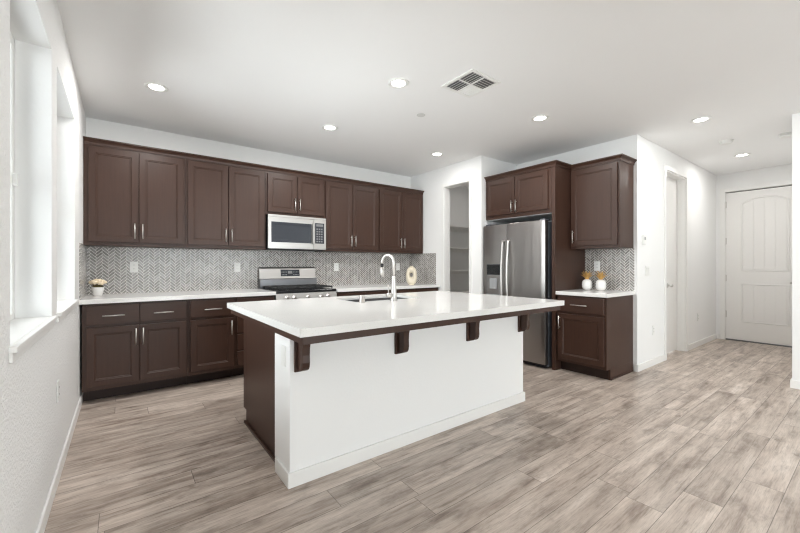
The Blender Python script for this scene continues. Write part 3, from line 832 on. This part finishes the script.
bm = nb(); prism(bm, [(4.770, 1.037), (4.772, 1.045), (4.792, 1.165), (4.805, 1.185), (B-0.012, 1.185), (B-0.012, 1.037)], lambda a, b: (x0-0.0, a, b), lambda a, b: (x1+0.0, a, b)); bgd = obj('backguard', bm, M['steelx'], root, 0.003)
bm = nb(); q = lambda u, v: (u, 4.772+(v-1.045)/0.12*0.020-0.003, v)
quadbox(bm, [q(1.945, 1.066), q(2.200, 1.066), (2.200, 4.795, 1.066), (1.945, 4.795, 1.066), q(1.945, 1.152), q(2.200, 1.152), (2.200, 4.80, 1.152), (1.945, 4.80, 1.152)])
cpn = obj('clock_panel', bm, M['blackglass'], bgd)
def display_patch(name, u0, u1, v0, v1, mat):
    bm = nb(); y0, y1 = q(0, v0)[1], q(0, v1)[1]
    quadbox(bm, [(u0, y0-0.0008, v0), (u1, y0-0.0008, v0), (u1, y0+0.0005, v0), (u0, y0+0.0005, v0), (u0, y1-0.0008, v1), (u1, y1-0.0008, v1), (u1, y1+0.0005, v1), (u0, y1+0.0005, v1)])
    obj(name, bm, M[mat], bgd)
for r in range(2):
    for c in range(4):
        for base in (1.958, 2.115): display_patch('button', base+c*0.019, base+c*0.019+0.010, 1.080+r*0.036, 1.088+r*0.036, 'plastic_g')
display_patch('clock_display', 2.042, 2.100, 1.100, 1.135, 'steel_dark')
# grates and burners
for gx0, gx1 in ((x0+0.03, x0+0.27), (x0+0.275, x1-0.275), (x1-0.27, x1-0.03)):
    bm = nb(); gy0, gy1 = yf+0.05, 4.71; b = 0.006
    zt_, zb_ = 0.953, 0.937
    for x in (gx0, (gx0+gx1)/2-b, gx1-2*b): box(bm, x, x+2*b, gy0, gy1, zb_, zt_)
    for y in (gy0, gy0+(gy1-gy0)*.25, (gy0+gy1)/2-b, gy0+(gy1-gy0)*.75, gy1-2*b): box(bm, gx0, gx1, y, y+2*b, zb_-0.001, zt_-0.001)
    for x in (gx0, gx1-2*b):
        for y in (gy0, gy1-2*b): box(bm, x, x+2*b, y, y+2*b, 0.9185, zb_)
    obj('grate', bm, M['blackm'], root, 0.002)
for bxx, byy, r in ((x0+0.15, yf+0.19, 0.045), (x0+0.15, yf+0.45, 0.04), ((x0+x1)/2, yf+0.32, 0.05), (x1-0.15, yf+0.19, 0.05), (x1-0.15, yf+0.45, 0.035)):
    bm = nb(); lathe(bm, [(r, 0.0), (r, 0.008), (r*0.75, 0.009), (r*0.75, 0.015), (r*0.6, 0.017)], (bxx, byy, 0.9185), 20); obj('burner', bm, M['blackm'], root)

# ------------------------------------------------------------------ PANTRY SHELVES
for z, nm in ((1.895, 'topmost white shelf seen through the pantry opening'), (1.52, 'second white shelf from the top inside the pantry'), (1.12, 'third white shelf from the top inside the pantry'), (0.74, 'lowest visible white shelf inside the pantry, just above the worktop line')):
    r = thing('pantry_shelf', nm, 'shelf', (5.2, 4.67, z), 'pantry shelves')
    obj('board', bx(4.30, 6.19, 4.50, B-0.002, z-0.02, z), M['shelf'], r, 0.001)
    obj('cleat', bx(4.30, 6.19, B-0.022, B-0.002, z-0.07, z-0.0205), M['shelf'], r, 0.001)

# ------------------------------------------------------------------ ORNAMENTS
# flower pot
px_, py_ = 0.102, 4.64
root = thing('potted_flowers', 'small white pot of cream flowers in the left worktop corner', 'plant', (px_, py_, KT))
bm = nb(); lathe(bm, [(0.028, 0.0), (0.032, 0.004), (0.043, 0.046), (0.049, 0.080), (0.046, 0.082), (0.041, 0.070), (0.02, 0.068)], (px_, py_, KT+0.0005), 40, mod=lambda k: 1+0.03*(k % 2)); obj('pot', bm, M['ceramic'], root)
bm = nb()
for k in range(26):
    a = random.uniform(0, 2*PI); r = random.uniform(0.03, 0.066); h = random.uniform(0.088, 0.118)
    p0 = Vector((px_+0.02*math.cos(a), py_+0.02*math.sin(a), KT+0.062)); p1 = Vector((px_+r*math.cos(a), py_+r*math.sin(a), KT+h))
    s = Vector((-math.sin(a), math.cos(a), 0))*0.010; m = (p0+p1)/2+Vector((0, 0, 0.012))
    v = [bm.verts.new(p) for p in (p0, m-s, p1, m+s, (p0+p1)/2+Vector((0, 0, 0.009)))]
    for t_ in ((0, 1, 4), (1, 2, 4), (2, 3, 4), (3, 0, 4)): bm.faces.new([v[i] for i in t_])
    v2 = [bm.verts.new(p-Vector((0, 0, 0.0015))) for p in (p0, m-s, p1, m+s)]
    bm.faces.new(v2[::-1])
obj('foliage', bm, M['leaf'], root)
for k in range(11):
    a = k*2.4; r = 0.056*math.sqrt((k+0.3)/11); c = Vector((px_+r*math.cos(a), py_+r*math.sin(a), KT+0.150-0.5*r*r/0.056+random.uniform(-.004, .004)))
    bm = nb()
    bmesh.ops.create_icosphere(bm, subdivisions=2, radius=0.024, matrix=Matrix.Translation(c))
    for v in bm.verts:
        d = v.co-c; th = math.atan2(d.y, d.x)
        v.co = c+Vector((d.x, d.y, d.z*0.75))*(1+0.16*math.sin(6*th+k)*abs(d.normalized().z-1)/1.2)
    obj('flower', bm, M['petal'], root)

# ring vase
vx, vy = 3.76, 4.31
root = thing('ring_vase', 'cream ring-shaped vase with a central hole by the pantry wall', 'vase', (vx, vy, KT))
bm = nb(); NT_, NS = 36, 12
cam2 = Vector((vx-CX, vy-CY0, 0)).normalized(); su = Vector((cam2.y, -cam2.x, 0)); sn = -cam2
rings = []
for k in range(NT_):
    th = 2*PI*k/NT_; c_, s_ = math.cos(th), math.sin(th)
    out_u = 0.082*(abs(c_)**0.8)*(1 if c_ >= 0 else -1)
    out_v = 0.136+0.136*(abs(s_)**0.8)*(1 if s_ >= 0 else -1)
    if s_ < 0: out_u *= 1.0
    in_u, in_v = 0.022*c_, 0.150+0.034*s_
    ring = []
    for j in range(NS):
        ph = 2*PI*j/NS; f = 0.5+0.5*math.cos(ph); dep = 0.036*math.sin(ph)
        u = in_u+(out_u-in_u)*f; v = in_v+(out_v-in_v)*f
        ring.append(bm.verts.new(Vector((vx, vy, KT+0.0005+max(v, 0)))+su*u+sn*dep))
    rings.append(ring)
for k in range(NT_):
    a, b = rings[k], rings[(k+1) % NT_]
    for j in range(NS): f = bm.faces.new((a[j], a[(j+1) % NS], b[(j+1) % NS], b[j])); f.smooth = True
obj('body', bm, M['cream'], root)
bm = nb(); lathe(bm, [(0.024, 0.255), (0.026, 0.275), (0.029, 0.286), (0.025, 0.286), (0.021, 0.276)], (vx, vy, KT), 20); obj('neck', bm, M['cream'], root)
bm = nb(); lathe(bm, [(0.034, 0.0), (0.036, 0.004), (0.032, 0.014)], (vx, vy, KT+0.0003), 24); obj('foot', bm, M['cream'], root)

# pineapple ornaments
def pineapple(x, y, label):
    root = thing('pineapple_ornament', label, 'ornament', (0, 0, 0))
    bm = nb(); seg = 24; prof = []
    for k in range(13):
        s = k/12; z = 0.128*s; r = 0.040*(1-abs(2*s-1)**3.2)**0.55+0.014
        prof.append((max(r, 0.02), z))
    lathe(bm, prof, (0, 0, 0.0005), seg)
    for i, v in enumerate(bm.verts):
        k, j = i//seg, i % seg
        if 0 < k < 12:
            b = 1+0.028*(1 if (k+j) % 2 == 0 else -1); v.co.x *= b; v.co.y *= b
    obj('body', bm, M['ceramic'], root)
    bm = nb()
    for tier, (n, r1, h, tilt) in enumerate(((10, 0.056, 0.058, 0), (8, 0.046, 0.086, .3), (5, 0.026, 0.104, .6))):
        for k in range(n):
            a = 2*PI*k/n+tilt; d = Vector((math.cos(a), math.sin(a), 0)); t_ = Vector((-math.sin(a), math.cos(a), 0)); rows = []
            for s in (0, .35, .7, 1.0):
                wv = 0.0125*(1-s)**0.7*(1+0.6*s)+0.0008
                p = d*(0.012+r1*s**1.5)+Vector((0, 0, 0.124+h*s)); nrm = d*0.003
                rows.append([bm.verts.new(p-t_*wv), bm.verts.new(p+nrm), bm.verts.new(p+t_*wv), bm.verts.new(p-nrm*0.4)])
            for r0, r1_ in zip(rows, rows[1:]):
                for q_ in range(4): bm.faces.new((r0[q_], r0[(q_+1) % 4], r1_[(q_+1) % 4], r1_[q_]))
            bm.faces.new(rows[0]); bm.faces.new(rows[-1])
    obj('leaf_crown', bm, M['gold'], root)
    root.location = (x, y, KT)
    return root
a = pineapple(4.73, 2.168, 'white pineapple ornament with gold leaves, left one beside the brown panel')
b = copy_tree(a); b.location = (4.755, 2.020, KT); b.rotation_euler = (0, 0, 0.5)
b['label'] = 'white pineapple ornament with gold leaves, right one under the wall outlet'

# ------------------------------------------------------------------ OUTLETS, SWITCHES
def plate(name, label, cat, gang=1, kind='outlet', group=None):
    root = thing(name, label, cat, (0, 0, 0), group); w = 0.035+0.023*(gang-1)
    fr = Fr(0, 0, 0, 'S')
    bm = nb(); panel_door(bm, fr, -w, w, -0.058, 0.058, 0.0, 0.006, rail=0.003, steps=((0.001, 0.0),)); obj('cover_plate', bm, M['plastic'], root)
    for g_ in range(gang):
        u = (g_-(gang-1)/2)*0.046
        if kind == 'outlet':
            for s in (-1, 1):
                bm = nb(); fr.box(bm, u-0.016, u+0.016, s*0.02-0.0145, s*0.02+0.0145, 0.0062, 0.0085); so = obj('socket', bm, M['plastic'], root, 0.002)
                bm = nb()
                for q_ in (-0.0065, 0.0065): fr.box(bm, u+q_-0.0012, u+q_+0.0012, s*0.02-0.003, s*0.02+0.006, 0.0086, 0.0089)
                obj('slots', bm, M['darkgap'], so)
        else:
            bm = nb(); prism(bm, [(0.0062, -0.033), (0.0085, -0.033), (0.012, 0.033), (0.0062, 0.033)], lambda a, b: fr.p(u-0.016, b, a), lambda a, b: fr.p(u+0.016, b, a)); obj('rocker', bm, M['plastic'], root)
    return root
ROT = {'S': 0.0, 'W': -PI/2, 'E': PI/2, 'N': PI}
def put(o, x, y, z, face, label=None):
    o.location = (x, y, z); o.rotation_euler = (0, 0, ROT[face])
    if label: o['label'] = label
    return o
G = 'wall outlets'
po = plate('wall_outlet', 'x', 'outlet', group=G)
put(po, 0.391, B-0.009, 1.190, 'S', 'white outlet on the tile backsplash above the corner base cabinet, nearest the flower pot')
for x, lab in ((1.423, 'white outlet on the tile backsplash just left of the range'), (2.777, 'white outlet on the tile backsplash just right of the range'), (3.895, 'white outlet on the tile backsplash behind the faucet, beside the ring vase')):
    put(copy_tree(po), x, B-0.009, 1.185, 'S', lab)
put(copy_tree(po), F-0.009, 2.150, 1.200, 'W', 'white outlet on the tile in the nook above the pineapple ornaments')
put(copy_tree(po), 0.001, 2.816, 0.50, 'E', 'white outlet low on the textured wall under the windows')
put(copy_tree(po), 5.42, E-0.001, 0.425, 'S', 'white outlet low on the hall wall between the nook and the doorway')
put(copy_tree(po), 7.169, E-0.001, 0.435, 'S', 'white outlet low on the hall wall between the doorway and entry door')
put(plate('light_switch', 'white double rocker switch on the hall wall below the thermostat', 'switch', 2, 'switch'), 5.236, E-0.001, 1.145, 'S')
fr = Fr(5.118, E-0.001, 1.503, 'S')
root = thing('thermostat', 'small white thermostat on the hall wall right of the nook cabinet', 'thermostat', (5.118, E-0.001, 1.503))
bm = nb(); fr.box(bm, -0.04, 0.04, -0.055, 0.055, 0.0, 0.022); obj('case', bm, M['plastic'], root, 0.006)
bm = nb(); fr.box(bm, -0.022, 0.022, 0.0, 0.034, 0.0222, 0.023); obj('screen', bm, M['plastic_g'], root)

# ------------------------------------------------------------------ CEILING FITTINGS
def recessed():
    root = thing('recessed_light', 'x', 'light', (0, 0, 0), 'recessed ceiling lights')
    bm = nb(); seg = 36; rings = []
    for r, z in ((0.086, 0.0), (0.086, -0.003), (0.072, -0.007), (0.058, -0.005), (0.056, -0.001)):
        rings.append([bm.verts.new((r*math.cos(2*PI*k/seg), r*math.sin(2*PI*k/seg), z)) for k in range(seg)])
    for a, b in zip(rings, rings[1:]):
        for k in range(seg): f = bm.faces.new((a[k], a[(k+1) % seg], b[(k+1) % seg], b[k])); f.smooth = True
    obj('trim_ring', bm, M['plastic'], root)
    bm = nb(); lathe(bm, [(0.0555, -0.001), (0.0555, -0.003), (0.04, -0.0045)], (0, 0, 0), 32); obj('lens', bm, M['lens'], root)
    ld = bpy.data.lights.new('lamp_glow', 'AREA'); ld.shape = 'DISK'; ld.size = 0.13; ld.energy = LAMP_W; ld.color = (1.0, 0.98, 0.95); ld.spread = PI
    lo = bpy.data.objects.new('lamp_glow', ld); COL.objects.link(lo); lo.parent = root; lo.location = (0, 0, -0.012)
    return root
LP = [((0.52, 3.671), 'recessed ceiling light at upper left, nearest the windows'),
      ((2.091, 2.403), 'recessed ceiling light nearest the ceiling vent, above the island'),
      ((2.08, 3.623), 'recessed ceiling light in front of the cabinets above the microwave'),
      ((3.646, 3.625), 'recessed ceiling light in front of the pantry opening'),
      ((3.658, 2.114), 'recessed ceiling light in front of the refrigerator cabinets'),
      ((5.003, 1.149), 'recessed ceiling light at the hall mouth, near the wall corner'),
      ((6.958, 1.186), 'recessed ceiling light deepest in the hall, nearest the entry door')]
proto = recessed()
for k, ((x, y), lab) in enumerate(LP):
    o = proto if k == 0 else copy_tree(proto)
    o.location = (x, y, C-0.0005); o['label'] = lab
    if x > 3.6 and y > 3:
        for ch in o.children:
            if ch.type == 'LIGHT': ch.data = ch.data.copy(); ch.data.energy = LAMP_W*0.35
    if x > 4.5:                                            # the hall lamps burn lower
        for ch in o.children:
            if ch.type == 'LIGHT': ch.data = ch.data.copy(); ch.data.energy = HALL_W

# ceiling vent
root = thing('ceiling_vent', 'white square louvred air vent in the ceiling', 'vent', (2.572, 2.058, C))
x0, x1, y0, y1 = 2.400, 2.744, 1.886, 2.230
bm = nb(); fw = 0.026; zz0, zz1 = C-0.010, C-0.0005
box(bm, x0, x1, y0, y0+fw, zz0, zz1); box(bm, x0, x1, y1-fw, y1, zz0, zz1); box(bm, x0, x0+fw, y0+fw, y1-fw, zz0, zz1); box(bm, x1-fw, x1, y0+fw, y1-fw, zz0, zz1)
xm, ym = (x0+x1)/2, (y0+y1)/2
box(bm, xm-0.006, xm+0.006, y0+fw, y1-fw, zz0, zz1-0.001); box(bm, x0+fw, xm-0.006, ym-0.006, ym+0.006, zz0, zz1-0.001); box(bm, xm+0.006, x1-fw, ym-0.006, ym+0.006, zz0, zz1-0.001)
obj('frame', bm, M['plastic'], root, 0.002)
obj('duct', bx(x0+fw, x1-fw, y0+fw, y1-fw, C-0.0008, C-0.0003), M['duct'], root)
bm = nb()
for (qa, qb, qc, qd, dirn) in ((x0+fw, xm-0.006, ym+0.006, y1-fw, 'x-'), (x0+fw, xm-0.006, y0+fw, ym-0.006, 'x-'), (xm+0.006, x1-fw, y0+fw, ym-0.006, 'y-'), (xm+0.006, x1-fw, ym+0.006, y1-fw, 'x+')):
    n = 5
    for k in range(n):
        s = (k+0.5)/n; t_ = 0.0022; hgt = 0.0085; lean = 0.011
        if dirn[0] == 'x':
            x = qa+(qb-qa)*s; sg = -1 if dirn[1] == '-' else 1
            quadbox(bm, [(x+sg*lean-t_, qc, zz0), (x+sg*lean+t_, qc, zz0), (x+sg*lean+t_, qd, zz0), (x+sg*lean-t_, qd, zz0), (x-t_, qc, zz0+hgt), (x+t_, qc, zz0+hgt), (x+t_, qd, zz0+hgt), (x-t_, qd, zz0+hgt)])
        else:
            y = qc+(qd-qc)*s; sg = -1
            quadbox(bm, [(qa, y+sg*lean-t_, zz0), (qb, y+sg*lean-t_, zz0), (qb, y+sg*lean+t_, zz0), (qa, y+sg*lean+t_, zz0), (qa, y-t_, zz0+hgt), (qb, y-t_, zz0+hgt), (qb, y+t_, zz0+hgt), (qa, y+t_, zz0+hgt)])
obj('louvres', bm, M['plastic'], root)

bm = nb(); lathe(bm, [(0.042, 0.0), (0.042, -0.003), (0.038, -0.005)], (2.651, 2.780, C-0.0005), 28)
tag(obj('sprinkler_cover', bm, plain('off_white_cover', (0.62, 0.62, 0.61), 0.4)), 'small flat round sprinkler cover in the ceiling beyond the vent', 'sprinkler')
def detector(x, y, label):
    root = thing('smoke_detector', label, 'smoke detector', (x, y, C-0.0005), 'hall smoke detectors')
    bm = nb(); lathe(bm, [(0.068, 0.0), (0.068, -0.008), (0.064, -0.012)], (x, y, C-0.0005), 28); obj('base', bm, M['plastic'], root)
    bm = nb(); lathe(bm, [(0.058, -0.0125), (0.060, -0.022), (0.052, -0.036), (0.03, -0.040)], (x, y, C-0.0005), 28); obj('cover', bm, M['plastic'], root)
    return root
detector(6.055, 1.167, 'white smoke detector between the two hall ceiling lights')
detector(6.291, 0.696, 'white smoke detector at the right edge beside the near wall end')

pl = bpy.data.lights.new('pantry_fill', 'AREA'); pl.shape = 'DISK'; pl.size = 0.2; pl.energy = 2.5; pl.color = (1.0, 0.965, 0.92)  # unseen fill light without a fixture, added to brighten the pantry shelves
plo = bpy.data.objects.new('pantry_fill', pl); COL.objects.link(plo); plo.location = (5.2, 4.0, C-0.01)
